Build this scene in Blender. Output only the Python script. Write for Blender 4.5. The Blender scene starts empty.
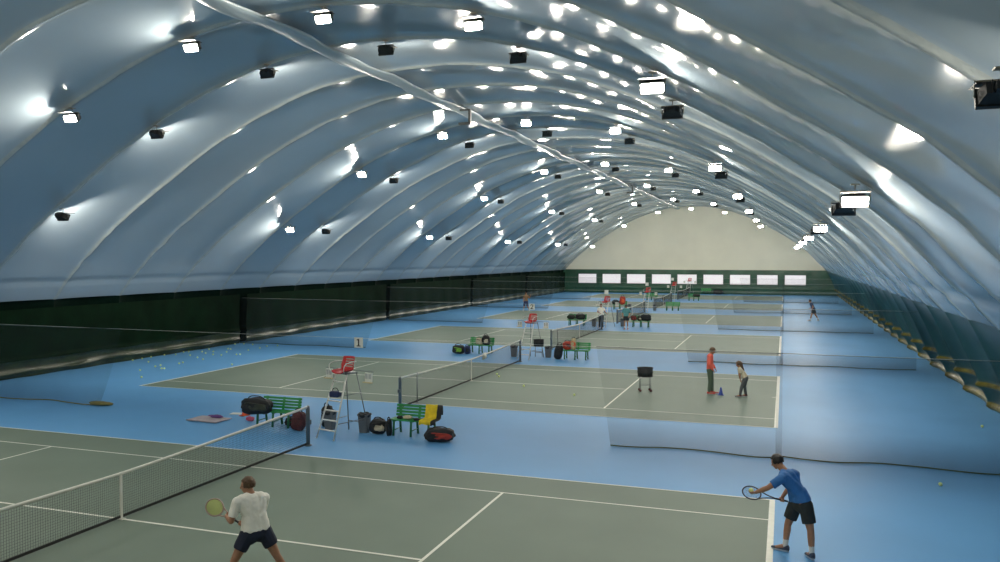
import bpy, bmesh, math, random
from mathutils import Vector, Matrix, noise
random.seed(7)
PI = math.pi
S = bpy.context.scene
C = S.collection
V = Vector
D = 18.4645            # distance from one court to the next
BAY = D / 5            # distance between two arch ropes of the air dome
NC = 6                 # courts

# ------------------------------------------------------------------ materials
def mat(name, col, rough=.6, metal=0., var=.08, scale=6., bump=0., bscale=40., spec=.5, emit=None, estr=0.):
    m = bpy.data.materials.new(name); m.use_nodes = True
    nt = m.node_tree; b = nt.nodes['Principled BSDF']
    b.inputs['Roughness'].default_value = rough
    b.inputs['Metallic'].default_value = metal
    b.inputs['Specular IOR Level'].default_value = spec
    tc = nt.nodes.new('ShaderNodeTexCoord')
    n = nt.nodes.new('ShaderNodeTexNoise'); n.inputs['Scale'].default_value = scale; n.inputs['Detail'].default_value = 3
    nt.links.new(tc.outputs['Object'], n.inputs['Vector'])
    r = nt.nodes.new('ShaderNodeValToRGB')
    r.color_ramp.elements[0].position = .3; r.color_ramp.elements[1].position = .7
    r.color_ramp.elements[0].color = tuple(max(0, c*(1-var)) for c in col) + (1,)
    r.color_ramp.elements[1].color = tuple(min(1, c*(1+var)) for c in col) + (1,)
    nt.links.new(n.outputs['Fac'], r.inputs['Fac'])
    nt.links.new(r.outputs['Color'], b.inputs['Base Color'])
    if bump:
        n2 = nt.nodes.new('ShaderNodeTexNoise'); n2.inputs['Scale'].default_value = bscale; n2.inputs['Detail'].default_value = 4
        nt.links.new(tc.outputs['Object'], n2.inputs['Vector'])
        bp = nt.nodes.new('ShaderNodeBump'); bp.inputs['Strength'].default_value = bump; bp.inputs['Distance'].default_value = .05
        nt.links.new(n2.outputs['Fac'], bp.inputs['Height']); nt.links.new(bp.outputs['Normal'], b.inputs['Normal'])
    if emit:
        b.inputs['Emission Color'].default_value = (*emit, 1); b.inputs['Emission Strength'].default_value = estr
    return m

def srgb(r, g, b):
    f = lambda c: (c/255/12.92) if c/255 <= .04045 else ((c/255+.055)/1.055)**2.4
    return (f(r), f(g), f(b))

M = {}
M['membrane'] = mat('dome_membrane', (.39, .465, .52), .09, bump=.015, bscale=.6, var=.03, scale=.4, spec=.32)
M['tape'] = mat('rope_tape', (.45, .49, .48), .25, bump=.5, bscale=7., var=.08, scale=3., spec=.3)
M['endwall'] = mat('end_membrane', (.80, .775, .64), .5, var=.04, scale=.3, bump=.05, bscale=1.)
M['sleeve'] = mat('sleeve_fabric', (.40, .47, .50), .35, var=.05, scale=1.)
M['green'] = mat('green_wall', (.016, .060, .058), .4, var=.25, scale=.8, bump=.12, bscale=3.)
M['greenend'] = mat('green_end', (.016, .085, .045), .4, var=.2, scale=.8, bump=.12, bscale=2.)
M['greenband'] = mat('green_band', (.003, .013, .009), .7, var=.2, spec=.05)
M['curtain'] = mat('curtain_green', (.0025, .014, .005), .7, spec=.05, var=.25, scale=1.3, bump=.15, bscale=5.)
M['hem'] = mat('curtain_hem', (.022, .034, .007), .28, var=.35, scale=2.5, bump=.3, bscale=6.)
M['blue'] = mat('floor_blue', (.13, .36, .66), .5, var=.05, scale=.35, bump=.03, bscale=200., spec=.2)
M['court'] = mat('court_grey_green', (.165, .215, .170), .55, var=.06, scale=.5, bump=.03, bscale=200., spec=.2)
M['line'] = mat('court_line', (.80, .80, .70), .5, var=.05)
M['cord'] = mat('net_cord', (.012, .014, .014), .7)
M['band'] = mat('net_band', (.75, .74, .66), .7, var=.06, scale=3)
M['darkband'] = mat('net_dark_band', (.02, .02, .02), .7)
M['post'] = mat('steel_post', (.17, .19, .20), .4, .5)
M['alu'] = mat('aluminium', (.72, .71, .66), .38, .25, var=.05)
M['thinsteel'] = mat('thin_steel', (.22, .24, .25), .4, .6)
M['red'] = mat('red_plastic', (.60, .03, .03), .3)
M['white'] = mat('white_board', (.78, .78, .70), .5, var=.04)
M['tan'] = mat('tan_tray', (.55, .45, .25), .6)
M['ink'] = mat('black_ink', (.015, .015, .015), .6)
M['bench'] = mat('bench_green', (.012, .27, .055), .38, var=.15, scale=8)
M['benchleg'] = mat('bench_leg', (.012, .16, .06), .45)
M['bin'] = mat('bin_grey', (.13, .14, .145), .5)
M['binbag'] = mat('bin_liner', (.02, .02, .022), .35)
M['black'] = mat('black_fabric', (.012, .013, .014), .65, var=.3, scale=12)
M['olive'] = mat('dark_olive_fabric', (.035, .04, .025), .65, var=.3, scale=10)
M['maroon'] = mat('maroon_fabric', (.10, .02, .02), .6, var=.3, scale=10)
M['redfab'] = mat('red_fabric', (.45, .04, .02), .55, var=.2, scale=10)
M['yellow'] = mat('yellow_cloth', (.85, .62, .02), .7, var=.12, scale=8, bump=.2, bscale=14)
M['cream'] = mat('cream_fabric', (.60, .52, .36), .7, var=.15, scale=10)
M['lime'] = mat('lime_fabric', (.20, .42, .03), .6, var=.2)
M['orange'] = mat('orange_fabric', (.80, .12, .03), .6)
M['pink'] = mat('pink_fabric', (.65, .10, .18), .6)
M['navy'] = mat('navy_fabric', (.015, .03, .10), .65, var=.2)
M['mat'] = mat('foam_mat', (.42, .36, .38), .8, var=.12, scale=5)
M['purple'] = mat('purple_cloth', (.14, .06, .22), .8)
M['ball'] = mat('tennis_ball', (.80, .88, .34), .85, var=.1, scale=60)
M['lamp'] = mat('lamp_housing', (.035, .035, .033), .5, .3)
M['lampsteel'] = mat('lamp_bracket', (.30, .28, .22), .45, .5)
M['lens'] = mat('lamp_lens', (1, 1, 1), .2, emit=(1., .93, .80), estr=270.)
M['pane'] = mat('window_pane', (.8, .78, .8), .3, emit=(1., .92, .96), estr=.21)
M['winframe'] = mat('window_frame', (.02, .08, .05), .4)
M['skin'] = mat('skin', (.40, .20, .115), .55, var=.08, scale=14)
M['eye'] = mat('eye_dark', (.02, .015, .01), .3)
M['lip'] = mat('lips', (.34, .11, .08), .5)
M['hairbrown'] = mat('hair_brown', (.10, .055, .025), .6, var=.35, scale=60)
M['hairblack'] = mat('hair_black', (.015, .013, .012), .5, var=.3, scale=60)
M['shirtwhite'] = mat('shirt_white', (.92, .88, .78), .8, var=.04, bump=.2, bscale=16)
M['shirtblue'] = mat('shirt_blue', (.035, .17, .46), .75, var=.10, bump=.2, bscale=16)
M['shortsnavy'] = mat('shorts_navy', (.012, .018, .04), .8, var=.2)
M['shortsdark'] = mat('shorts_dark', (.022, .028, .03), .8, var=.25)
M['sock'] = mat('sock_white', (.75, .74, .70), .9)
M['shoewhite'] = mat('shoe_white', (.65, .66, .68), .6, var=.15, scale=30)
M['shoedark'] = mat('shoe_dark', (.05, .06, .09), .6, var=.4, scale=40)
M['shoered'] = mat('shoe_red', (.55, .06, .05), .6)
M['coral'] = mat('shirt_coral', (.90, .15, .10), .75, var=.06)
M['trousers'] = mat('trousers_olive', (.075, .115, .075), .8)
M['grey'] = mat('trousers_grey', (.085, .095, .10), .8)
M['teal'] = mat('shirt_teal', (.10, .30, .30), .75)
M['tanshirt'] = mat('shirt_tan', (.25, .15, .08), .75)
M['navyshirt'] = mat('shirt_navy', (.04, .06, .13), .75)
M['strings'] = mat('racket_strings', (.55, .62, .22), .6)
M['framepink'] = mat('racket_frame_pale', (.42, .30, .25), .4)
M['framedark'] = mat('racket_frame_dark', (.03, .035, .06), .4)
M['cone'] = mat('cone_blue', (.02, .06, .35), .5)
M['hemgreen'] = mat('net_hem', (.06, .10, .05), .7)
M['hemyellow'] = mat('net_hem_yellow', (.22, .19, .06), .7)
M['hangdark'] = mat('hanger_dark', (.05, .055, .05), .5)

def net_mat(name, col, fac, hemh, hemfac):
    # fine netting: see-through, denser where the cloth gathers near its foot
    m = bpy.data.materials.new(name); m.use_nodes = True
    nt = m.node_tree; nt.nodes.clear()
    out = nt.nodes.new('ShaderNodeOutputMaterial'); mx = nt.nodes.new('ShaderNodeMixShader')
    tr = nt.nodes.new('ShaderNodeBsdfTransparent'); df = nt.nodes.new('ShaderNodeBsdfDiffuse')
    df.inputs['Color'].default_value = (*col, 1)
    tc = nt.nodes.new('ShaderNodeTexCoord'); sp = nt.nodes.new('ShaderNodeSeparateXYZ')
    nt.links.new(tc.outputs['Object'], sp.inputs[0])
    mr = nt.nodes.new('ShaderNodeMapRange'); mr.inputs['From Min'].default_value = 0; mr.inputs['From Max'].default_value = hemh
    mr.inputs['To Min'].default_value = hemfac; mr.inputs['To Max'].default_value = fac
    nt.links.new(sp.outputs['Z'], mr.inputs['Value'])
    nz = nt.nodes.new('ShaderNodeTexNoise'); nz.inputs['Scale'].default_value = 1.5
    nt.links.new(tc.outputs['Object'], nz.inputs['Vector'])
    ad = nt.nodes.new('ShaderNodeMath'); ad.operation = 'MULTIPLY_ADD'
    nt.links.new(nz.outputs['Fac'], ad.inputs[0]); ad.inputs[1].default_value = .08; 
    sub = nt.nodes.new('ShaderNodeMath'); sub.operation = 'SUBTRACT'; nt.links.new(mr.outputs[0], sub.inputs[0]); sub.inputs[1].default_value = .04
    nt.links.new(sub.outputs[0], ad.inputs[2])
    nt.links.new(ad.outputs[0], mx.inputs['Fac']); nt.links.new(tr.outputs[0], mx.inputs[1]); nt.links.new(df.outputs[0], mx.inputs[2])
    nt.links.new(mx.outputs[0], out.inputs['Surface'])
    return m
M['divider'] = net_mat('divider_netting', (.075, .095, .10), .13, .75, .34)

# ------------------------------------------------------------------ mesh helpers
def basis(z, up=V((0, 0, 1))):
    z = V(z).normalized(); up = V(up)
    x = up.cross(z)
    if x.length < 1e-4: x = V((1, 0, 0)).cross(z)
    x.normalize(); y = z.cross(x)
    return Matrix((x, y, z)).transposed()

class MB:
    def __init__(s): s.bm = bmesh.new(); s.mi = 0
    def faces(s, vs, fs, smooth=False):
        vv = [s.bm.verts.new(v) for v in vs]
        for f in fs:
            try:
                g = s.bm.faces.new([vv[i] for i in f]); g.material_index = s.mi; g.smooth = smooth
            except ValueError: pass
        return vv
    def box(s, c, size, rot=None, bev=0.0, taper=1.0):
        x, y, z = (a/2 for a in size); R = rot or Matrix.Identity(3); c = V(c)
        bm = bmesh.new()
        P = [(-x, -y, -z), (x, -y, -z), (x, y, -z), (-x, y, -z), (-x*taper, -y*taper, z), (x*taper, -y*taper, z), (x*taper, y*taper, z), (-x*taper, y*taper, z)]
        vv = [bm.verts.new(p) for p in P]
        for f in ((3, 2, 1, 0), (4, 5, 6, 7), (0, 1, 5, 4), (1, 2, 6, 5), (2, 3, 7, 6), (3, 0, 4, 7)): bm.faces.new([vv[i] for i in f])
        if bev: bmesh.ops.bevel(bm, geom=bm.edges[:], offset=bev, segments=2, affect='EDGES', profile=.6)
        bm.verts.index_update()
        s.faces([R @ v.co + c for v in bm.verts], [[v.index for v in f.verts] for f in bm.faces])
        bm.free(); return s
    def tube(s, pts, r, n=8, closed=False, caps=True):
        pts = [V(p) for p in pts]; N = len(pts); rs = r if isinstance(r, (list, tuple)) else [r]*N
        vs = []; up = None
        for i, p in enumerate(pts):
            a = pts[(i-1) % N] if (i > 0 or closed) else p; b = pts[(i+1) % N] if (i < N-1 or closed) else p
            t = (b-a).normalized()
            if up is None:
                up = V((0, 0, 1)) if abs(t.z) < .95 else V((1, 0, 0))
            x = up.cross(t).normalized(); y = t.cross(x); up = y
            for k in range(n):
                an = 2*PI*k/n
                vs.append(p + (x*math.cos(an) + y*math.sin(an))*rs[i])
        fs = []
        for i in range(N if closed else N-1):
            j = (i+1) % N
            for k in range(n):
                l = (k+1) % n
                fs.append((i*n+k, i*n+l, j*n+l, j*n+k))
        if caps and not closed:
            fs.append(tuple(range(n))[::-1]); fs.append(tuple((N-1)*n+k for k in range(n)))
        s.faces(vs, fs, True); return s
    def lathe(s, prof, n=20, c=(0, 0, 0), rot=None, caps=True, sx=1, sy=1):
        c = V(c); R = rot or Matrix.Identity(3); vs = []; N = len(prof)
        for r, z in prof:
            for k in range(n):
                a = 2*PI*k/n; vs.append(R @ V((r*sx*math.cos(a), r*sy*math.sin(a), z)) + c)
        fs = [(i*n+k, i*n+(k+1) % n, (i+1)*n+(k+1) % n, (i+1)*n+k) for i in range(N-1) for k in range(n)]
        if caps: fs += [tuple(range(n))[::-1], tuple((N-1)*n+k for k in range(n))]
        s.faces(vs, fs, True); return s
    def ell(s, c, rad, rot=None, sub=3):
        bm = bmesh.new(); bmesh.ops.create_icosphere(bm, subdivisions=sub, radius=1)
        bm.verts.index_update(); R = rot or Matrix.Identity(3); c = V(c); rad = (rad,)*3 if not hasattr(rad, '__len__') else rad
        s.faces([R @ V((v.co.x*rad[0], v.co.y*rad[1], v.co.z*rad[2])) + c for v in bm.verts], [[v.index for v in f.verts] for f in bm.faces], True)
        bm.free(); return s
    def cone(s, p, r, q, t, sub=2):          # a limb: hull of two balls
        bm = bmesh.new()
        for c, rr in ((p, r), (q, t)):
            bmesh.ops.create_icosphere(bm, subdivisions=sub, radius=rr, matrix=Matrix.Translation(V(c)))
        h = bmesh.ops.convex_hull(bm, input=bm.verts[:])
        bmesh.ops.delete(bm, geom=[v for v in h['geom_interior'] if isinstance(v, bmesh.types.BMVert)], context='VERTS')
        loose = [v for v in bm.verts if not any(len(e.link_faces) for e in v.link_edges)]
        if loose: bmesh.ops.delete(bm, geom=loose, context='VERTS')
        # drop faces inside the hull
        bad = [f for f in bm.faces if any(len(e.link_faces) > 2 for e in f.edges)]
        bm.verts.index_update()
        s.faces([v.co.copy() for v in bm.verts], [[v.index for v in f.verts] for f in bm.faces], True)
        bm.free(); return s
    def grid(s, rows, smooth=True, close=False):
        n = len(rows[0]); vs = [p for r in rows for p in r]; fs = []
        for i in range(len(rows)-1):
            for k in range(n if close else n-1):
                l = (k+1) % n
                fs.append((i*n+k, i*n+l, (i+1)*n+l, (i+1)*n+k))
        s.faces(vs, fs, smooth); return s
    def mesh(s, name, *mats):
        me = bpy.data.meshes.new(name); bmesh.ops.recalc_face_normals(s.bm, faces=s.bm.faces[:]) if len(s.bm.faces) < 60000 else None
        s.bm.to_mesh(me); s.bm.free()
        for m in mats: me.materials.append(m)
        return me
    def obj(s, name, m, parent=None):
        ms = m if isinstance(m, (list, tuple)) else [m]
        o = bpy.data.objects.new(name, s.mesh(name, *ms)); C.objects.link(o)
        if parent is not None: o.parent = parent
        return o

def link(name, me, parent=None):
    o = bpy.data.objects.new(name, me); C.objects.link(o)
    if parent is not None: o.parent = parent
    return o
def tag(o, label, cat, group=None, kind=None):
    o['label'] = label; o['category'] = cat
    if group: o['group'] = group
    if kind: o['kind'] = kind
    return o
def thing(name, label, cat, loc=(0, 0, 0), rz=0, group=None):
    o = bpy.data.objects.new(name, None); C.objects.link(o); o.empty_display_size = .2
    o.location = loc; o.rotation_euler = (0, 0, rz)
    return tag(o, label, cat, group)
def struct(o): o['kind'] = 'structure'; return o
def dup(root, loc, rz=None, label=None, group=None, rot=None, scale=None):
    r = root.copy(); C.objects.link(r); r.location = loc
    if rz is not None: r.rotation_euler = (0, 0, rz)
    if rot is not None: r.rotation_euler = rot
    if scale is not None: r.scale = (scale,)*3 if not hasattr(scale, '__len__') else scale
    if label: r['label'] = label
    if group: r['group'] = group
    def rec(a, b):
        for ch in list(a.children):
            c = ch.copy(); C.objects.link(c); c.parent = b; rec(ch, c)
    rec(root, r)
    return r
def spline(P, n):
    P = [V(p) for p in P]; out = []
    Q = [2*P[0]-P[1]] + P + [2*P[-1]-P[-2]]
    for i in range(1, len(Q)-2):
        for k in range(n):
            t = k/n; a, b, c, d = Q[i-1:i+3]
            out.append(.5*((2*b) + (-a+c)*t + (2*a-5*b+4*c-d)*t*t + (-a+3*b-3*c+d)*t**3))
    out.append(P[-1]); return out
ORD = ['first', 'second', 'third', 'fourth', 'fifth', 'sixth', 'seventh', 'eighth', 'ninth']

# ------------------------------------------------------------------ setting
Y0, Y1 = -15.0, 102.4
GR0 = 7.4                                     # y of the arch rope above which the first lamps hang
grooves = [GR0 + BAY*k for k in range(-6, 26)]
def bay(y):                                   # (fraction of the bay, distance to the nearest rope)
    t = ((y-GR0)/BAY) % 1.0
    return t, min(t, 1-t)*BAY
ys = [Y0]
for g in [GR0 + BAY*k for k in range(-7, 27)]:
    for f in (0, .012, .03, .055, .09, .15, .24, .36, .5, .64, .76, .85, .91, .945, .97, .988):
        y = g + f*BAY
        if Y0 < y < Y1-.005: ys.append(y)
ys.append(Y1)
LEFT = [(18.15, 3.2), (17.3, 4.1), (16.1, 5.2), (13.75, 6.95), (9.24, 9.7), (4.55, 11.48), (0, 11.94)]
RIGHT = [(17.15, 3.2), (16.0, 4.4), (13.72, 6.62), (9.24, 9.42), (4.55, 11.32)]
prof = [V((-a, 0, b)) for a, b in LEFT] + [V((a, 0, b)) for a, b in RIGHT[::-1]]
prof = spline(prof, 9)
NP = len(prof)
nrm = []
for i in range(NP):
    t = (prof[min(i+1, NP-1)] - prof[max(i-1, 0)]).normalized()
    nrm.append(V((-t.z, 0, t.x)))
rows = []
for y in ys:
    t, d = bay(y); row = []
    sag = .075*(1-(2*t-1)**2) + .085*(1-math.exp(-d/.10))
    for i in range(NP):
        p = prof[i]; z = p.z
        w = min(1, .30 + max(0, z-3.2)/2.2*.7)
        off = sag*w
        cr = noise.noise(V((i*.55, y*3.2, 3)))*.05*math.exp(-d/.35)*w + noise.noise(V((p.x*.25, y*.4, z*.25)))*.05*w
        lip = .05*math.exp(-((z-3.95)/.10)**2)
        row.append(V((p.x, y + noise.noise(V((i*.3, round((y-GR0)/BAY)*9.1, 0)))*.06*math.exp(-d/.3), z)) + nrm[i]*(off+cr+lip))
    rows.append(row)
m = MB(); m.grid(rows)
fw = len(rows[0])-1
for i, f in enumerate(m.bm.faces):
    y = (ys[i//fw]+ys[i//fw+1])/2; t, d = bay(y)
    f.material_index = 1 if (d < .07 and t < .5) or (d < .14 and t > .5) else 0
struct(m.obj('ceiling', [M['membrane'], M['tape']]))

# floor and courts
m = MB(); m.grid([[V((x, y, 0)) for x in (-20, 0, 20)] for y in (Y0-1, 40, Y1+1)], False); struct(m.obj('floor', M['blue']))
m = MB()
def rect(x0, x1, y0, y1, z): m.faces([(x0, y0, z), (x1, y0, z), (x1, y1, z), (x0, y1, z)], [(0, 1, 2, 3)])
HL, HW, SW, SV = 11.885, 5.485, 4.115, 6.40
rect(-HL, HL, -HW, HW, .004); m.mi = 1; zl = .008
for s in (-1, 1):
    a, b = sorted((s*HW, s*(HW-.05))); rect(-HL, HL, a, b, zl)
    a, b = sorted((s*SW, s*(SW-.05))); rect(-HL, HL, a, b, zl+.001)
    a, b = sorted((s*HL, s*(HL-.11))); rect(a, b, -HW, HW, zl+.002)
    a, b = sorted((s*SV, s*(SV-.06))); rect(a, b, -SW, SW, zl+.002)
    a, b = sorted((s*(HL-.11), s*(HL-.25))); rect(a, b, -.025, .025, zl)
rect(-SV, SV, -.03, .03, zl+.003)
cm = m.mesh('court_floor', M['court'], M['line'])
for k in range(NC):
    o = link('floor_court', cm); o.location = (0, k*D, 0); struct(o)

# green lower walls: air-filled panels between the ropes
def lowwall(side):
    m = MB(); rows = []
    zs = [3.32, 3.2, 2.95, 2.6, 2.2, 1.8, 1.4, 1.05, .92, .84, .76, .66, .5, .36, .26, .18, .10, .04, 0]
    for y in ys:
        t, d = bay(y)
        sag = .30*(1-(2*t-1)**2) + .24*(1-math.exp(-d/.20))
        row = []
        for z in zs:
            x = 18.2 + .38*max(0, min(1, (3.2-z)/3.2)) if side < 0 else 17.12 + 1.42*max(0, min(1, (3.2-z)/3.2))**.92
            w = min(1, .35 + (3.2-z)*.6) if z > .7 else .30 + z
            roll = -.16*math.exp(-((z-.80)/.10)**2) - .12*math.exp(-((z-.12)/.09)**2)
            cr = noise.noise(V((y*1.3, z*4, side)))*.04*math.exp(-abs(z-.4)/.5)
            row.append(V((side*(x + sag*w + roll + cr), y, z - .05*(1-math.exp(-d/.3))*(z > 2.5))))
        rows.append(row)
    m.grid(rows); nz = len(zs)-1
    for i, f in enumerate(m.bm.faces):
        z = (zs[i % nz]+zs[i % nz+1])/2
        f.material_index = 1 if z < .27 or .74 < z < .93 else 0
    return m
M['foot'] = mat('wall_foot_gold_glints', (.14, .115, .016), .28, var=.5, scale=3, bump=.4, bscale=9., spec=.22)  # lamp reflections on the glossy green vinyl, painted in as gold bands
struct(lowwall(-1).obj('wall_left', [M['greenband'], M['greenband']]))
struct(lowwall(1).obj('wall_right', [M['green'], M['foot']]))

# far end: cream membrane with seams above, green band with nine windows below
WX = [-16.2 + 3.525*i for i in range(9)]; WW, WZ0, WZ1 = 2.72, 1.30, 2.70
m = MB(); yw = 102.3
top = [p + nrm[i]*.62 for i, p in enumerate(prof)]
xs = [-18.6 + .31*i for i in range(121)]
def ztop(x):
    for a, b in zip(top, top[1:]):
        if a.x <= x <= b.x: return a.z + (b.z-a.z)*(x-a.x)/max(1e-6, b.x-a.x)
    return 3.2
rows = []
seams = [-12.5 + 6.25*i for i in range(5)]
for x in xs:
    ds = min(abs(x-s) for s in seams)
    zt = max(ztop(x), 3.25); row = []
    for k in range(13):
        f = k/12; z = 3.15 + (zt-3.15)*f
        b = .9*math.sin(PI*f)*max(0, 1-(x/19)**2)
        row.append(V((x, yw + b - .05*math.exp(-ds/.12), z)))
    rows.append(row)
m.grid(rows); struct(m.obj('wall_far', M['endwall']))
m = MB()
cuts = [-18.8]
for x in WX: cuts += [x, x+WW]
cuts += [18.8]
def gp(x0, x1, z0, z1):
    nx = max(1, int((x1-x0)/.3)); nz = max(1, int((z1-z0)/.12)); rr = []
    for i in range(nx+1):
        x = x0+(x1-x0)*i/nx
        rr.append([V((x, 102.2 - .10*math.exp(-((z0+(z1-z0)*j/nz-.75)/.09)**2) - .12*math.exp(-((z0+(z1-z0)*j/nz-.15)/.1)**2) + noise.noise(V((x*1.2, z0+(z1-z0)*j/nz, 5)))*.05, z0+(z1-z0)*j/nz)) for j in range(nz+1)])
    m.grid(rr)
gp(-18.8, 18.8, 0, WZ0); gp(-18.8, 18.8, WZ1, 3.3)
for i in range(0, len(cuts), 2): gp(cuts[i], cuts[i+1], WZ0, WZ1)
struct(m.obj('wall_far_lower', M['greenend']))
m = MB(); m.box((0, Y0-.1, 6.5), (40, .2, 14)); struct(m.obj('wall_near', M['endwall']))
for i, x in enumerate(WX):
    m = MB(); xc = x+WW/2; zc = (WZ0+WZ1)/2
    for sx in (-1, 1): m.box((xc+sx*WW/2, 102.17, zc), (.10, .16, WZ1-WZ0+.1), bev=.01)
    for sz in (-1, 1): m.box((xc, 102.17, zc+sz*(WZ1-WZ0)/2), (WW+.1, .16, .10), bev=.01)
    w = struct(m.obj('window_%d' % (i+1), M['winframe']))
    p = MB(); p.box((xc, 102.24, zc), (WW, .03, WZ1-WZ0)); p.obj('pane', M['pane'], w)

# fabric sleeve running under the ridge
rz = lambda y: 11.72 + .05*math.sin(y*.9)
pts = [V((-2.0 + .03*math.sin(y*1.7), y, rz(y))) for y in [Y0+.2 + i*.9 for i in range(130)] if y < 101.8]
m = MB(); rr = []
for p in pts:
    q = .30 + .05*math.sin(p.y*2.2)
    rr.append([p + V((q*math.cos(a), 0, .085*math.sin(a) + q*math.cos(a)*.12)) for a in [2*PI*i/14 for i in range(14)]])
m.grid(rr, True, True)
tag(m.obj('ridge_sleeve', M['sleeve']), 'long pale fabric sleeve running along under the ridge of the dome', 'sleeve')
def ridge_frame(y, label):
    t = thing('hanging_frame', label, 'frame', (-1.55, y, 11.05), 0, 'open frames under the ridge sleeve')
    m = MB(); m.box((.26, 0, .28), (.10, .12, .66)); m.box((.02, 0, -.02), (.56, .12, .10)); m.box((.02, 0, .58), (.44, .12, .07)); m.obj('bent_bar', M['hangdark'], t)
    m = MB(); m.tube([(-.05, 0, .6), (-.25, 0, .74)], .02); m.tube([(.2, 0, .6), (-.15, 0, .82)], .02); m.obj('hanger', M['thinsteel'], t)
ridge_frame(21.6, 'dark open frame hung under the ridge sleeve, the nearer one')
ridge_frame(62.5, 'small dark open frame far down the ridge sleeve')

# ------------------------------------------------------------------ floodlights
def make_flood():
    t = thing('floodlight', '', 'lamp', (0, 0, 0), 0, 'floodlights hung under the dome')
    E = -24*PI/180; R = Matrix.Rotation(E, 3, 'X')          # faces +Y and tilts up
    w, h = .24, .105
    m = MB()
    for x0, x1, y in ((-w, w, 0),):
        P = [(-w, 0, -h), (w, 0, -h), (w, 0, h), (-w, 0, h), (-w*.75, -.20, -h*.7), (w*.75, -.20, -h*.7), (w*.75, -.20, h*.7), (-w*.75, -.20, h*.7)]
        m.faces([R @ V(p) for p in P], [(0, 1, 5, 4), (1, 2, 6, 5), (2, 3, 7, 6), (3, 0, 4, 7), (4, 5, 6, 7), (0, 3, 2, 1)])
    for sx in (-1, 1): m.box(R @ V((sx*(w+.008), .02, 0)), (.018, .06, 2*h+.03), R)
    for sz in (-1, 1): m.box(R @ V((0, .02, sz*(h+.008))), (2*w+.03, .06, .018), R)
    for k in range(5): m.box(R @ V((-.12+.06*k, -.215, 0)), (.012, .04, .17), R)
    m.box(R @ V((0, -.24, -.03)), (.2, .12, .10), R, bev=.01)
    m.box((0, .08, h+.05), (2*w+.06, .40, .014))
    m.box((0, -.10, h+.03), (.2, .08, .05))
    m.obj('housing', M['lamp'], t)
    m = MB()
    for k in (-1, 0, 1):
        rr = []
        for a in (-1, -.33, .33, 1):
            rr.append([R @ V((k*.155+a*.074, .008+.03*(1-a*a)*(1-b*b)+.002, b*(h+.012)*math.sqrt(1-.55*((k*.155+a*.074)/.235)**2))) for b in (-1, -.5, 0, .5, 1)])
        m.grid(rr)
    m.obj('lens', M['lens'], t)
    m = MB(); m.tube([(-w-.03, -.03, 0), (-w-.03, -.03, .19), (w+.03, -.03, .19), (w+.03, -.03, 0)], .012, 6); m.obj('bracket', M['lampsteel'], t)
    m = MB(); m.tube([(0, -.03, .19), (0, -.03, .32)], .012, 6); m.box((0, -.03, .32), (.16, .16, .02)); m.obj('hanger', M['lampsteel'], t)
    return t
ROWS = [(-13.55, 6.55, 'lowest left row'), (-9.1, 9.4, 'second row up the left side'), (-4.45, 11.2, 'row just left of the ridge'), (0.0, 11.6, 'ridge row'),
        (4.42, 11.0, 'row just right of the ridge'), (9.0, 9.1, 'second row up the right side'), (13.48, 6.3, 'lowest right row')]
proto = make_flood(); used = False
for i, (x, z, rn) in enumerate(ROWS):
    for k in range(-1, NC):
        for dark in (0, 1):
            y = GR0 + k*D + (BAY if dark else 0)
            if y > 101 or (k == -1 and not dark): continue
            if dark and k == -1 and i == 6: x_, y_, z_ = 13.41, -5.75, 6.155
            else: x_, y_, z_ = x, y, z
            if dark: lab = 'dark-backed floodlight, %s, %s from the camera' % (rn, ORD[k+1])
            else: lab = 'glaring lit floodlight, %s, %s from the camera' % (rn, ORD[k])
            rot = (0, 0, 0 if dark else PI)
            sc = (.60 if k < 0 else 1.15) if i >= 5 else 1.0
            if not used: o = proto; o.location = (x_, y_, z_); o.rotation_euler = rot; o['label'] = lab; used = True
            else: o = dup(proto, (x_, y_, z_), label=lab, rot=rot, scale=sc)

# ------------------------------------------------------------------ divider nets, cables, number cards, wall curtains
def net_panel(x0, x1, y, label, name='divider_net', wob=.12, seed=0, hem='hemgreen', bunch=0):
    t = thing(name, label, 'net', (0, y, 0), 0, 'divider nets between the courts')
    m = MB(); rr = []; n = max(6, int(abs(x1-x0)/.18)); H = 2.64
    for i in range(n+1):
        f = i/n; row = []
        for k in range(9):
            g = k/8; z = H*(1-g)
            xa, xb = x0, x1
            if 0 < x0 < 10: xa = x0 + .42*g
            elif x1 < 0: xb = x1 - 1.0*g
            x = xa + (xb-xa)*f
            row.append(V((x, wob*g*math.sin(x*1.9+seed) + wob*.6*g*noise.noise(V((x*1.1, seed, g))), z + .006 - .05*math.sin(PI*f)*(1-g)*.3)))
        rr.append(row)
    m.grid(rr); m.obj('netting', M['divider'], t)
    bot = [r[-1] + V((0, 0, .018)) for r in rr]
    m = MB(); m.tube(bot, .018, 6)
    if bunch:
        p = bot[-1] if abs(x0) > abs(x1) else bot[0]
        m.ell(p + V((0, 0, .05)), (.45, .16, .075), sub=2); m.ell(p + V((.25, .05, .04)), (.3, .12, .06), sub=2)
    m.obj('bottom_rope', M[hem], t)
    m = MB(); m.tube([r[0] + V((0, 0, .0)) for r in rr], .006, 6); m.obj('top_hem', M['post'], t)
    return t
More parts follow.
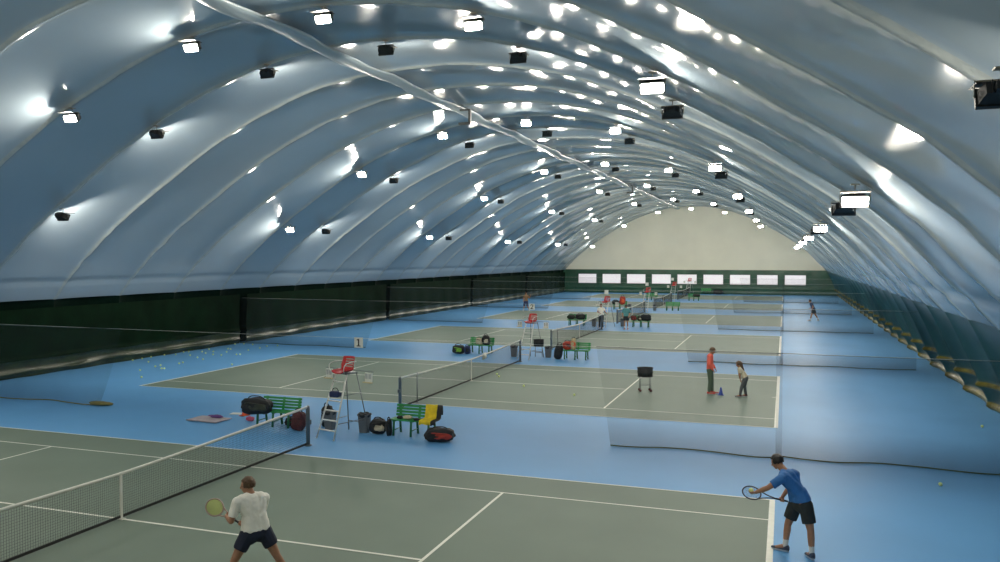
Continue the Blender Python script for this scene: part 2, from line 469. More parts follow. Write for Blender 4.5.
def numeral(ch, parent, y, size=.2):
    m = MB()
    if ch == '1':
        m.box((0, y, 0), (.045, .004, .22)); m.box((0, y, -.10), (.13, .004, .028)); m.box((-.035, y, .085), (.05, .004, .03), Matrix.Rotation(-.6, 3, 'Y'))
    else:
        P = [(-.06, .055), (-.045, .088), (0, .105), (.045, .088), (.055, .05), (.03, .0), (-.06, -.10)]
        P = spline([V((a, y, b)) for a, b in P], 5)
        for a, b in zip(P, P[1:]):
            d = (b-a); c = (a+b)/2
            m.box(c, (d.length+.02, .004, .036), Matrix.Rotation(-math.atan2(d.z, d.x), 3, 'Y'))
        m.box((0, y, -.10), (.14, .004, .034))
    m.obj('numeral', M['ink'], parent)
for k in range(5):
    y = D/2 + k*D; o = ORD[k]
    net_panel(-18.25, -9.0 if k == 0 else -9.0, y, 'see-through divider net at the left wall between the %s and the next court' % o, seed=k, hem='hemyellow' if k == 0 else 'hemgreen', bunch=(k == 0))
    net_panel(7.25, 12.0, y, 'see-through divider net right of the benches, inner sheet of the %s divider' % o, seed=k+2.2)
    net_panel(11.85, 17.6, y+.07, 'see-through divider net reaching the right wall, outer sheet of the %s divider' % o, seed=k+5.1)
    m = MB(); m.tube([(x, y, 2.66 - .03*math.sin(PI*(x+18.3)/36.6)) for x in [-18.1+1.17*i for i in range(31)]], .004, 6)
    tag(m.obj('overhead_cable', M['white']), 'thin overhead cable carrying the %s divider net across the hall' % o, 'cable', 'divider net cables')
    t = thing('number_card', 'white card with black numeral 1 on the nearest cable' if k == 0 else 'white card with dark numeral 2 on the second cable' if k == 1 else 'small white card hanging on the %s cable' % o, 'sign', (0.02 if k == 0 else -.25, y-.03, 2.50), 0, 'number cards on the cables')
    m = MB(); m.box((0, 0, 0), (.29, .012, .31), bev=.004); m.obj('card', M['white'], t)
    m = MB(); m.tube([(-.1, .02, .15), (-.1, .03, .17)], .006, 5); m.tube([(.1, .02, .15), (.1, .03, .17)], .006, 5); m.obj('clip', M['thinsteel'], t)
    if k < 2: numeral('12'[k], t, -.009)

def curtain(y0, y1, label):
    t = thing('wall_curtain', label, 'curtain', (-18.0, (y0+y1)/2, 0), 0, 'green curtains along the left wall')
    zs = [2.88, 2.6, 2.2, 1.8, 1.4, 1.1, .95, .85, .78, .72]
    zh = [.72, .66, .58, .48, .40, .32, .26, .20, .14, .08, .02]
    n = int((y1-y0)/.22)
    def surf(zz):
        rr = []
        for i in range(n+1):
            y = y0 + (y1-y0)*i/n - (y0+y1)/2; Y = y0+(y1-y0)*i/n; row = []
            for z in zz:
                g = (2.88-z)/2.88
                x = -.02 - .10*g + .05*g*math.sin(Y*2.4) + .05*g*noise.noise(V((Y*.7, z, 1)))
                x += .09*math.exp(-((z-.74+.10*noise.noise(V((Y*.22, 7, 0))))/.06)**2)*(1+noise.noise(V((Y*.5, 2, 9))))
                x += .10*math.exp(-((z-.25+.14*noise.noise(V((Y*.3, 3, 0))))/.09)**2)*(1+.9*noise.noise(V((Y*.6, 5, 9))))
                x += .05*noise.noise(V((Y*1.6, z*5, 4)))*max(0, .8-z)
                row.append(V((x, y, z)))
            rr.append(row)
        return rr
    m = MB(); m.grid(surf(zs)); m.obj('netting', M['curtain'], t)
    m = MB(); m.grid(surf(zh)); m.obj('hem', M['hem'], t)
edges = [-14.5] + [D/2+k*D for k in range(5)] + [102.0]
for k in range(6):
    a, b = edges[k], edges[k+1]
    curtain(a+(.35 if k > 1 else .05), b-(.35 if k > 0 else .05), 'dark green curtain along the left wall behind the %s court' % ORD[k])

# ------------------------------------------------------------------ tennis nets
PO = 6.45
def ztopnet(y): return .914 + (1.07-.914)*(abs(y)/PO)**1.3
def make_net():
    t = thing('tennis_net', '', 'net', (0, 0, 0), 0, 'tennis nets across the courts')
    m = MB(); sp = .05; n = int(2*PO/sp)
    for i in range(n+1):
        y = -PO + .03 + i*(2*PO-.06)/n
        m.tube([(0, y, .05), (0, y, ztopnet(y)-.02)], .0022, 3, caps=False)
    for j in range(1, 18):
        m.tube([(0, -PO+.03+i*(2*PO-.06)/24, .04 + (ztopnet(-PO+i*2*PO/24)-.05)*j/18) for i in range(25)], .0022, 3, caps=False)
    m.obj('netting', M['cord'], t)
    m = MB(); q = [-PO+i*2*PO/48 for i in range(49)]
    rr = [[V((dx, y, ztopnet(y)+dz)) for dx, dz in ((-.012, -.055), (-.014, -.01), (0, .006), (.014, -.01), (.012, -.055))] for y in q]
    m.grid(rr, close=True); m.obj('headband', M['band'], t)
    m = MB(); m.box((0, 0, .06), (.02, 2*PO-.1, .05)); m.obj('bottom_band', M['darkband'], t)
    m = MB(); m.box((0, 0, .46), (.026, .055, .92)); m.box((.0, 0, .012), (.14, .10, .016)); m.obj('centre_strap', M['band'], t)
    for s in (-1, 1):
        m = MB(); m.lathe([(.052, 0), (.052, 1.0), (.045, 1.06), (.02, 1.08)], 14, (0, s*(PO+.03), 0)); m.lathe([(.10, 0), (.10, .02), (.06, .035)], 14, (0, s*(PO+.03), 0)); m.box((0, s*(PO+.10), .62), (.08, .08, .12), bev=.01)
        m.obj('post', M['post'], t)
    m = MB(); m.lathe([(.02, 0), (.02, 1.05)], 10, (0, -5.15, 0)); m.lathe([(.09, 0), (.09, .015)], 12, (0, -5.15, 0)); m.obj('singles_stick', M['thinsteel'], t)
    return t
n0 = make_net(); nets = [n0]
NL = ['tennis net of the nearest court, cut off by the left edge of the photo', 'tennis net of the second court, starting behind the bench with yellow cloth',
      'tennis net of the third court, ending beside the person in white top', 'tennis net of the fourth court, starting beside the person in teal',
      'tennis net of the fifth court, just past the third of the far chairs', 'tennis net of the last court, in front of the end wall windows']
n0['label'] = NL[0]
for k in range(1, NC): dup(n0, (0, k*D, 0), label=NL[k])

# ------------------------------------------------------------------ umpire chairs
def make_chair():
    t = thing('umpire_chair', '', 'chair', (0, 0, 0), 0, 'umpire chairs beside the nets')
    for s in (-1, 1):
        m = MB(); m.tube([(s*.33, -.62, 0), (s*.215, .02, 1.86)], .024, 8); m.ell((s*.33, -.62, .012), (.034, .034, .014), sub=1); m.obj('rail', M['alu'], t)
        m = MB(); m.tube([(s*.40, .72, 0), (s*.20, .42, 1.9)], .016, 8); m.obj('rear_leg', M['thinsteel'], t)
    for k in range(6):
        z = .26 + k*.275; f = z/1.86; y = -.62 + .64*f; w = .33-.115*f
        m = MB(); m.box((0, y, z), (2*w, .07, .028), bev=.006); m.obj('step', M['alu'], t)
    for a, b in (((-.36, .68, .3), (.36, .68, .3)), ((.3, -.4, .45), (.36, .66, .45)), ((-.3, -.4, .45), (-.36, .66, .45)), ((.25, -.1, 1.25), (.28, .54, 1.25)), ((-.25, -.1, 1.25), (-.28, .54, 1.25))):
        m = MB(); m.tube([a, b], .011, 6); m.obj('brace', M['thinsteel'], t)
    m = MB(); m.box((0, .22, 1.875), (.46, .46, .03), bev=.006); m.obj('platform', M['thinsteel'], t)
    # bucket seat
    def seatp(u, v):                     # u across -1..1, v 0 front .. 1 top of back
        w = .23*(1-.12*max(0, v-.7)/.3*abs(u))
        if v < .5:
            f = v/.5; y = -.14 + f*.46; z = 1.95 - .03*f + (.05*(1-f)**3)*-1
        else:
            f = (v-.5)/.5; y = .32 + .11*f - .07*(1-f)**4; z = 1.92 + .44*f + .02*(1-f)
        curl = abs(u)**3
        return V((u*w, y - curl*.10*(v > .5)*min(1, (v-.5)*5), z + curl*.07*(v < .55)))
    m = MB(); NU, NV = 13, 25; keep = []
    pts = [seatp(-1+2*i/(NU-1), j/(NV-1)) for j in range(NV) for i in range(NU)]
    fs = []
    for j in range(NV-1):
        for i in range(NU-1):
            if j in (15, 17, 19, 21) and 2 <= i <= 9: continue
            fs.append((j*NU+i, j*NU+i+1, (j+1)*NU+i+1, (j+1)*NU+i))
    m.faces(pts, fs, True); o = m.obj('seat', M['red'], t)
    sd = o.modifiers.new('solid', 'SOLIDIFY'); sd.thickness = .018
    for s in (-1, 1):
        m = MB(); m.tube(spline([(s*.27, .34, 2.22), (s*.30, .05, 2.22), (s*.30, -.14, 2.16), (s*.27, -.16, 2.0), (s*.22, -.08, 1.9)], 5), .013, 8); m.obj('armrest', M['alu'], t)
    for s in (-1, 1):
        bx = .74 if s > 0 else -.80
        m = MB(); m.box((bx, .35, 1.78), (.26, .03, .27), bev=.006)
        p = m.obj('score_board', M['white'], t)
        m = MB()
        for q in (-1, 1): m.box((bx+q*.062, .328, 1.81), (.09, .012, .15), bev=.004)
        m.obj('flip_card', mat_grey, p)
        m = MB(); m.box((bx, .31, 1.63), (.31, .09, .022)); m.obj('ledge', M['tan'], p)
    m = MB(); m.tube([(-.95, .38, 1.95), (.90, .38, 1.95)], .011, 6)
    for bx in (-.80, .74): m.tube([(bx, .38, 1.95), (bx, .365, 1.91)], .01, 5)
    m.obj('cross_bar', M['thinsteel'], t)
    return t
mat_grey = mat('flip_card_grey', (.50, .51, .48), .6)
CH = [(.20, 7.85), (.05, 26.31), (-.17, 45.4), (-.03, 63.24), (.05, 81.7), (-.2, 99.9)]
CL = ['silver ladder umpire chair with red seat beside the nearest net', 'red seated umpire chair between the nets of the second and third courts',
      'red seated umpire chair behind the player in white, third from the camera', 'red seated umpire chair standing beyond the person in teal, fourth from the camera',
      'red seated umpire chair in front of the windows, fifth from the camera', 'red seated umpire chair against the end wall, farthest from the camera']
c0 = make_chair(); c0.location = (*CH[0], 0); c0['label'] = CL[0]; c0.rotation_euler = (0, 0, -.25); c0.scale = (1, 1, .94)
for k in range(1, NC): dup(c0, (*CH[k], 0), rz=-.25, label=CL[k])
# navy bag on the chair's brace
t = thing('bag', 'small navy bag resting on the nearest umpire chair steps', 'bag', (.14, 7.66, 1.12))
m = MB(); m.box((0, 0, .09), (.30, .22, .17), bev=.05); m.obj('body', M['navy'], t)
m = MB(); m.tube(spline([(-.10, 0, .17), (-.05, 0, .25), (.05, 0, .25), (.10, 0, .17)], 4), .01, 6); m.obj('handle', M['black'], t)

# ------------------------------------------------------------------ benches
def make_bench():
    t = thing('bench', '', 'bench', (0, 0, 0), 0, 'green benches beside the courts')
    L = 1.36; m = MB()
    for k in range(4): m.box((0, -.20+.11*k, .445), (L, .09, .035), bev=.008)
    m.obj('seat', M['bench'], t)
    m = MB(); R = Matrix.Rotation(-.22, 3, 'X')
    for k in range(4): m.box(V((0, .235+.02*k, .515+.087*k)), (L, .03, .068), R, bev=.006)
    for x in (-.55, .05, .6): m.box((x, .272, .61), (.07, .035, .42), R)
    m.obj('backrest', M['bench'], t)
    for x in (-.54, .0, .54):
        for y, ty in ((-.20, -.04), (.19, .06)):
            m = MB(); m.tube([(x, y+ty, 0), (x, y, .43)], .034, 8); m.obj('leg', M['benchleg'], t)
        m = MB(); m.box((x, 0, .41), (.06, .46, .04)); m.tube([(x, -.22, .15), (x, .22, .15)], .014, 6); m.obj('leg_brace', M['benchleg'], t)
    return t
b0 = make_bench()
BE = [(-2.32, 8.42, 0, 'green slatted bench left of the nearest umpire chair with dark bag on it'),
      (2.14, 8.58, 0, 'green slatted bench with yellow cloth on its back'),
      (-3.02, 27.5, 0, 'green bench left of the second umpire chair with cream and black bags'),
      (2.32, 26.75, 0, 'green bench right of the second umpire chair with red bag on it'),
      (-2.45, 46.1, 0, 'green bench on the third court under dark bags, left of the player in white'),
      (2.25, 46.3, 0, 'green bench on the third court under dark bags, right of the person in teal'),
      (-3.0, 65.4, 0, 'green bench on the fourth court with red backpack on it'),
      (2.05, 65.3, 0, 'bright empty green bench right of the fourth umpire chair'),
      (-2.7, 83.3, 0, 'green bench beyond the fourth umpire chair, left of the fifth chair'),
      (2.1, 83.8, 0, 'dull green bench right of the fifth umpire chair'),
      (1.9, 101.3, 0, 'bench against the end wall below the windows')]
for i, (x, y, r, l) in enumerate(BE):
    if i == 0: b0.location = (x, y, 0); b0['label'] = l
    else: dup(b0, (x, y, 0), label=l)

# ------------------------------------------------------------------ bins
def make_bin():
    t = thing('trash_bin', '', 'bin', (0, 0, 0), 0, 'grey bins beside the umpire chairs')
    m = MB(); n = 4
    rr = []
    for w, z in ((.115, 0), (.12, .01), (.155, .50), (.17, .50), (.172, .53), (.155, .535), (.145, .52), (.12, .06)):
        rr.append([V((sx*w, sy*w*.9, z)) for sx, sy in ((-1, -.85), (-.85, -1), (.85, -1), (1, -.85), (1, .85), (.85, 1), (-.85, 1), (-1, .85))])
    m.grid(rr, False, True); m.faces([p for p in rr[0]], [tuple(range(8))]); m.faces([p for p in rr[-1]], [tuple(range(8))])
    m.obj('body', M['bin'], t)
    m = MB(); rr = []
    for w, z in ((.16, .46), (.178, .50), (.18, .545), (.15, .56), (.12, .48)):
        rr.append([V((math.cos(a)*w*1.08*(1+.05*math.sin(a*7)), math.sin(a)*w*1.0, z+.014*math.sin(a*5))) for a in [2*PI*i/24 for i in range(24)]])
    m.grid(rr, True, True); m.obj('liner', M['binbag'], t)
    return t
bn = make_bin()
BN = [(.62, 8.45, 'grey bin with dark liner right of the nearest umpire chair'), (-.52, 8.45, 'grey bin seen through the nearest umpire chair steps'),
      (-.92, 26.75, 'grey bin at the left foot of the second umpire chair'), (.82, 27.0, 'grey bin right of the second umpire chair and ball stand'),
      (-1.05, 45.6, 'grey bin on the third court near the end of its net'), (.9, 46.4, 'grey bin behind the person in teal'),
      (-1.9, 64.6, 'grey bin left of the fourth umpire chair'), (.45, 64.8, 'grey bin right of the fourth umpire chair'), (-1.3, 83.2, 'grey bin left of the fifth umpire chair')]
for i, (x, y, l) in enumerate(BN):
    if i == 0: bn.location = (x, y, 0); bn['label'] = l
    else: dup(bn, (x, y, 0), label=l)

# ------------------------------------------------------------------ bags and clothes
def blob(m, size, seed, flat=.0, p=2.6, amp=.10, c=(0, 0, 0)):
    bm = bmesh.new(); bmesh.ops.create_icosphere(bm, subdivisions=4, radius=1); bm.verts.index_update()
    vs = []
    for v in bm.verts:
        d = v.co; q = (abs(d.x)**p + abs(d.y)**p + abs(d.z)**p)**(-1/p)
        r = q*(1 + amp*noise.noise(d*1.7+V((seed, 0, 0))) + amp*.4*noise.noise(d*5+V((0, seed, 0))))
        vs.append(V((d.x*r*size[0]/2, d.y*r*size[1]/2, max(-size[2]/2, d.z*r*size[2]/2))) + V(c) + V((0, 0, size[2]/2)))
    m.faces(vs, [[v.index for v in f.verts] for f in bm.faces], True); bm.free()
def bag(name, label, loc, size, rz, body, accent, seed, cat='bag', tilt=(0, 0), group=None):
    t = thing(name, label, cat, loc, rz, group); t.rotation_euler = (tilt[0], tilt[1], rz)
    x, y, z = size
    m = MB(); blob(m, size, seed, p=3.2, amp=.16); m.obj('body', M[body], t)
    m = MB(); blob(m, (x*.60, y*.5, z*.50), seed+3, p=3.6, amp=.22, c=(x*.12, -y*.29, z*.22)); m.obj('pocket', M[accent], t)
    m = MB(); m.tube(spline([(-x*.33, 0, z*.90), (-x*.15, -y*.12, z*1.13), (x*.15, -y*.12, z*1.13), (x*.33, 0, z*.90)], 5), .014, 6); m.obj('handle', M['black'], t)
    m = MB(); m.tube(spline([(-x*.44, -y*.1, z*.6), (-x*.2, -y*.52, z*.75), (x*.2, -y*.55, z*.7), (x*.44, -y*.1, z*.55)], 5), .018, 6); m.obj('strap', M[accent if accent != 'cream' else 'black'], t)
    return t
def cloth_pile(name, label, cat, loc, size, matn, seed, rz=0):
    m = MB(); blob(m, size, seed, amp=.32, p=2.1)
    o = m.obj(name, M[matn]); o.location = loc; o.rotation_euler = (0, 0, rz); return tag(o, label, cat)
bag('racket_bag', 'big dark olive racket bag lying across the left end of the left bench', (-2.86, 8.16, .36), (.95, .42, .48), .10, 'black', 'olive', 1)
bag('backpack', 'dark maroon backpack on the floor at the right end of the left bench', (-1.30, 8.02, 0), (.40, .34, .56), .2, 'maroon', 'maroon', 2, 'backpack')
bag('backpack', 'black backpack behind the nearest umpire chair, left of its bin', (-.80, 8.75, 0), (.34, .32, .62), -.1, 'black', 'navy', 3, 'backpack')
bag('duffel_bag', 'long black bag on the floor under the left bench', (-1.75, 8.5, 0), (.62, .30, .26), 0, 'black', 'maroon', 14)
bag('backpack', 'black backpack with cream patch between the grey bin and the right bench', (1.08, 8.42, 0), (.46, .40, .42), .25, 'black', 'cream', 4, 'backpack')
bag('racket_bag', 'red and black racket bag on the floor by the right end of the right bench', (3.13, 8.12, 0), (.78, .46, .36), .30, 'black', 'redfab', 5)
bag('backpack', 'thin black bag leaning on the left end of the right bench', (1.50, 8.28, 0), (.14, .22, .46), .1, 'black', 'black', 6, 'backpack')
# yellow cloth and dark jacket over the right bench
def drape(name, label, cat, x0, x1, matn, yo, seed, front=.40, back=.30):
    path = [(-.235, .37), (-.232, .44), (-.19, .475), (.0, .472), (.10, .475), (.18, .49), (.205, .57), (.225, .66), (.25, .75), (.285, .835), (.33, .835), (.35, .76), (.345, .66), (.335, .56)]
    rr = []; m = MB(); n = 14
    for i in range(n+1):
        x = x0+(x1-x0)*i/n
        rr.append([V((x + .02*noise.noise(V((x*6, k*.7, seed))), py - yo + .012*math.sin(x*26+seed+k*.4) - .014, pz + yo*.4 + .012 + .02*noise.noise(V((x*9, k, seed)))*(1 if k > 0 else 2))) for k, (py, pz) in enumerate(path)])
    m.grid(rr); o = m.obj(name, M[matn]); o.location = (2.14, 8.58, -.012)
    sd = o.modifiers.new('solid', 'SOLIDIFY'); sd.thickness = .016; sd.offset = 0
    return tag(o, label, cat)
drape('towel', 'bright yellow cloth hung over the back of the right bench', 'towel', .27, .62, 'yellow', .03, 2)
drape('jacket', 'black jacket hung beside the yellow cloth on the right bench', 'jacket', .62, .76, 'black', .015, 5)
cloth_pile('clothes', 'crumpled cream clothes on the seat of the right bench', 'clothes', (1.98, 8.50, .462), (.26, .20, .11), 'cream', 11)
cloth_pile('clothes', 'small dark crumpled clothes on the seat of the right bench', 'clothes', (1.74, 8.48, .462), (.18, .16, .09), 'black', 12)
cloth_pile('cap', 'black cap lying in front of the yellow cloth on the bench seat', 'cap', (2.30, 8.40, .462), (.2, .16, .07), 'black', 13)
# things by the left end of the left bench
t = thing('cap', 'orange cap on the floor left of the left bench', 'cap', (-4.20, 9.45, 0)); m = MB(); m.lathe([(.13, 0), (.135, .05), (.11, .13), (.06, .18), (.01, .195)], 20); m.obj('crown', M['orange'], t); m = MB(); m.box((0, -.17, .02), (.2, .16, .014), bev=.005); m.obj('brim', M['orange'], t)
t = thing('bottle', 'dark bottle standing behind the orange cap', 'bottle', (-4.65, 9.95, 0)); m = MB(); m.lathe([(.035, 0), (.037, .02), (.037, .24), (.022, .29), (.018, .32)], 16); m.obj('body', M['navy'], t); m = MB(); m.lathe([(.022, .32), (.022, .355)], 12); m.obj('cap', M['black'], t)
cloth_pile('shoe', 'pink shoe on the floor at the left end of the left bench', 'shoe', (-3.5, 8.7, 0), (.30, .14, .14), 'pink', 21)
m = MB(); m.box((0, 0, .012), (.36, .26, .02), bev=.006); o = m.obj('folder', M['white']); o.location = (-4.62, 9.5, 0); o.rotation_euler = (0, 0, .2); tag(o, 'white folder lying beside the orange cap', 'folder')
m = MB(); rr = []
for i in range(13):
    x = -.58+1.16*i/12; rr.append([V((x, -.36+.72*j/6, .022+.012*noise.noise(V((x*3, j*.6, 1))))) for j in range(7)])
m.grid(rr); o = m.obj('foam_mat', M['mat']); o.location = (-4.78, 8.38, 0); o.rotation_euler = (0, 0, -.05)
sd = o.modifiers.new('s', 'SOLIDIFY'); sd.thickness = .02; tag(o, 'pale pinkish foam mat lying flat on the blue floor', 'mat')
cloth_pile('clothes', 'purple crumpled clothing on the back edge of the foam mat', 'clothes', (-4.70, 8.62, .035), (.50, .18, .09), 'purple', 31)
# court 2
bag('duffel_bag', 'black and lime bag on the floor, leftmost thing of the second court', (-4.05, 26.95, 0), (.62, .45, .46), 0, 'black', 'lime', 41)
bag('backpack', 'small dark backpack between the lime bag and the second left bench', (-3.72, 27.3, 0) if False else (-3.86+.28, 27.0, 0), (.32, .30, .42), .1, 'navy', 'black', 42, 'backpack')
bag('tote_bag', 'cream bag standing on the second left bench', (-3.08, 27.42, .465), (.34, .2, .36), 0, 'cream', 'cream', 43)
bag('backpack', 'black backpack standing on the second left bench', (-2.68, 27.40, .465), (.42, .26, .50), -.1, 'black', 'cream', 44, 'backpack')
bag('backpack', 'black backpack leaning on the left end of the second right bench', (1.42, 26.5, 0), (.40, .36, .74), .1, 'black', 'black', 45, 'backpack', tilt=(0, .18))
bag('backpack', 'red backpack on the seat of the second right bench', (1.88, 26.72, .465), (.42, .28, .42), .1, 'redfab', 'maroon', 46, 'backpack')
bag('tote_bag', 'orange tan bag beside the red backpack on the bench', (2.20, 26.72, .465), (.26, .24, .56), .1, 'tan', 'orange', 47)
m = MB(); rr = []
for i in range(9):
    y = -.14+.28*i/8; rr.append([V((dx, y, dz+.02*noise.noise(V((y*7, dz*5, 1))))) for dx, dz in ((-.05, -.26), (-.045, -.1), (-.025, .02), (.025, .02), (.045, -.1), (.05, -.2))])
m.grid(rr); o = m.obj('towel', M['band']); o.location = (0, 18.46+1.55, .955); tag(o, 'white towel hung over the net of the second court', 'towel')
sd = o.modifiers.new('s', 'SOLIDIFY'); sd.thickness = .012
# courts 3 to 6
bag('racket_bag', 'black bag across the seat of the third left bench', (-2.15, 46.0, .465), (.72, .36, .40), 0, 'black', 'olive', 51)
bag('racket_bag', 'dark green bag at the left end of the third left bench', (-2.86, 46.0, .465), (.55, .34, .34), 0, 'olive', 'black', 52)
bag('racket_bag', 'black bag on the right end of the third right bench', (2.62, 46.25, .465), (.75, .36, .46), 0, 'black', 'black', 53)
bag('backpack', 'red bag on the left end of the third right bench', (1.75, 46.22, .465), (.42, .3, .36), 0, 'maroon', 'redfab', 54, 'backpack')
bag('backpack', 'dark bag in the middle of the third right bench', (2.16, 46.22, .465), (.32, .3, .34), 0, 'olive', 'cream', 55, 'backpack')
bag('racket_bag', 'black bag on the left end of the fourth left bench', (-3.4, 65.4, .465), (.7, .36, .42), 0, 'black', 'olive', 56)
bag('backpack', 'red and orange backpack standing on the fourth left bench', (-2.72, 65.35, .465), (.56, .34, .80), 0, 'redfab', 'orange', 57, 'backpack')
bag('racket_bag', 'dark bag on the fifth right bench', (2.4, 83.75, .465), (.8, .36, .34), 0, 'olive', 'black', 58)
bag('racket_bag', 'dark bags piled on the floor against the end wall', (3.5, 101.4, 0), (1.3, .5, .6), 0, 'black', 'olive', 59)

# ------------------------------------------------------------------ ball baskets, cone, balls
def basket(label, loc, h, w, wheels=True, sc=1):
    t = thing('ball_basket', label, 'ball basket', loc, .3, 'ball baskets on legs')
    m = MB(); n = 20
    for r, z in ((w*.96, h+.02), (w, h+.34), (w*.98, h+.18)):
        m.tube([(r*math.cos(2*PI*i/n), r*.8*math.sin(2*PI*i/n), z) for i in range(n)], .013, 6, closed=True)
    rr = [[V((r*math.cos(2*PI*i/n), r*.8*math.sin(2*PI*i/n), z)) for i in range(n)] for r, z in ((w*.02, h+.01), (w*.93, h+.01), (w*.97, h+.33), (w*.93, h+.33), (w*.9, h+.05))]
    m.grid(rr, True, True); m.obj('basket', M['black'], t)
    for a in range(4):
        an = PI/4+a*PI/2; x, y = math.cos(an)*w*.86, math.sin(an)*w*.70
        m = MB(); m.tube([(x, y, h+.05), (x*1.08, y*1.08, .05)], .013, 6); lg = m.obj('leg', M['thinsteel'], t)
        if wheels:
            m = MB(); m.lathe([(.012, -.012), (.045, -.012), (.05, 0), (.045, .012), (.012, .012)], 14, (x*1.08, y*1.08, .05), Matrix.Rotation(PI/2, 3, 'X')); m.obj('wheel', M['maroon'], lg)
    m = MB(); m.tube([(math.cos(PI/4+a*PI/2)*w*.9, math.sin(PI/4+a*PI/2)*w*.73, h*.45) for a in range(4)], .009, 5, closed=True); m.obj('brace', M['thinsteel'], t)
    return t
bk = basket('black ball basket on thin legs on the second court service line', (7.10, 18.3, 0), .55, .30)
basket('black ball basket on thin legs right of the second umpire chair', (.36, 26.85, 0), .56, .27, False)
t = thing('marker_cone', 'blue cone on the court between the two people', 'marker cone', (9.86, 18.4, 0))
m = MB(); m.lathe([(.085, .022), (.075, .04), (.03, .25), (.024, .28), (.018, .285)], 18); m.obj('body', M['cone'], t); m = MB(); m.box((0, 0, .012), (.23, .23, .022), bev=.006); m.obj('base', M['cone'], t)
m = MB(); m.ell((0, 0, 0), .041, sub=3); ballm = m.mesh('tennis_ball', M['ball'])
BL = [(-13.33, 14.66), (-14.95, 16.29), (-16.72, 18.7), (-18.0, 20.25), (-17.95, 19.6), (-17.9, 18.94), (-17.95, 21.13), (-15.22, 17.51), (-15.29, 17.92), (-14.47, 17.08), (-14.35, 17.12), (-17.93, 22.51), (-17.8, 22.75), (-17.57, 21.51), (-14.92, 18.72), (-15.01, 19.08), (-16.63, 21.48), (-15.66, 20.87), (-17.12, 22.97), (-16.52, 22.52), (-14.92, 20.38), (-17.58, 24.08), (-16.61, 23.24), (-15.75, 22.15), (-15.18, 22.08), (-15.83, 23.33), (-16.73, 24.59), (-16.47, 24.48), (-17.9, 26.71), (-14.61, 22.55), (-14.49, 22.68), (-15.26, 24.4), (-17.5, 27.0), (-16.77, 26.82), (-15.32, 25.49), (-15.49, 26.39), (-15.11, 26.85), (-12.34, 19.26)]
for x, y in BL:
    o = link('tennis_ball', ballm); o.location = (x, y, .041); tag(o, 'yellow tennis ball strewn on the blue floor along the left wall', 'ball', 'balls strewn along the left wall')
for (x, y), l in zip([(.42, 20.41), (.74, 19.76), (2.48, 17.74), (4.84, 16.4), (15.32, 7.81), (17.6, 15.1)],
        ['tennis ball by the second net, the farther of two', 'tennis ball by the second net, the nearer of two', 'tennis ball lying in the middle of the second court', 'tennis ball on the second court nearest to its basket side line', 'tennis ball alone on blue floor right of the man in blue', 'tennis ball at the foot of the right wall']):
    o = link('tennis_ball', ballm); o.location = (x, y, .049 if y > 15.5 else .041); tag(o, l, 'ball')

# ------------------------------------------------------------------ people
DG = None
def solid(m, voxel, it=4):
    me = bpy.data.meshes.new('tmp'); m.bm.to_mesh(me); m.bm.free()
    o = bpy.data.objects.new('tmp', me); C.objects.link(o)
    r = o.modifiers.new('r', 'REMESH'); r.mode = 'VOXEL'; r.voxel_size = voxel; r.use_smooth_shade = True
    s = o.modifiers.new('s', 'SMOOTH'); s.iterations = it; s.factor = .5
    dg = bpy.context.evaluated_depsgraph_get(); dg.update()
    out = bpy.data.meshes.new_from_object(o.evaluated_get(dg))
    bpy.data.objects.remove(o); bpy.data.meshes.remove(me)
    return out
def hand(m, wr, d, n, curl=.9, s=1., thin=1.):
    """palm, four fingers and a thumb; d points to the knuckles, n out of the palm. Returns the centre of the grip."""
    d = V(d).normalized(); n = V(n); n = (n - d*n.dot(d)).normalized(); side = d.cross(n)
    wr = V(wr); k = wr + d*.085*s
    for f in (-.026, -.009, .009, .026): m.cone(wr + d*.012*s + side*f*.7*s, .0155*s, k + side*f*s, .0135*s, 1)
    for f, L in ((-.030, .062), (-.0105, .076), (.0105, .082), (.030, .072)):
        p = k + side*f*s; a = .25*curl; fr = .0088*s*thin
        for seg, w in ((.45, 1.), (.30, 1.), (.25, .85)):
            a += curl*.75; q = p + (d*math.cos(a) + n*math.sin(a))*L*s*seg
            m.cone(p, fr, q, fr*.92*w, 1); p = q
    p = wr + d*.022*s + side*.028*s; q = p + (d*.6 + side*.75 + n*.45).normalized()*.042*s; r = q + (d*.75 + n*.75*curl + side*.1).normalized()*.034*s
    m.cone(p, .0135*s, q, .0105*s, 1); m.cone(q, .0105*s, r, .0088*s, 1)
    return k - d*.012*s + n*.034*s, side

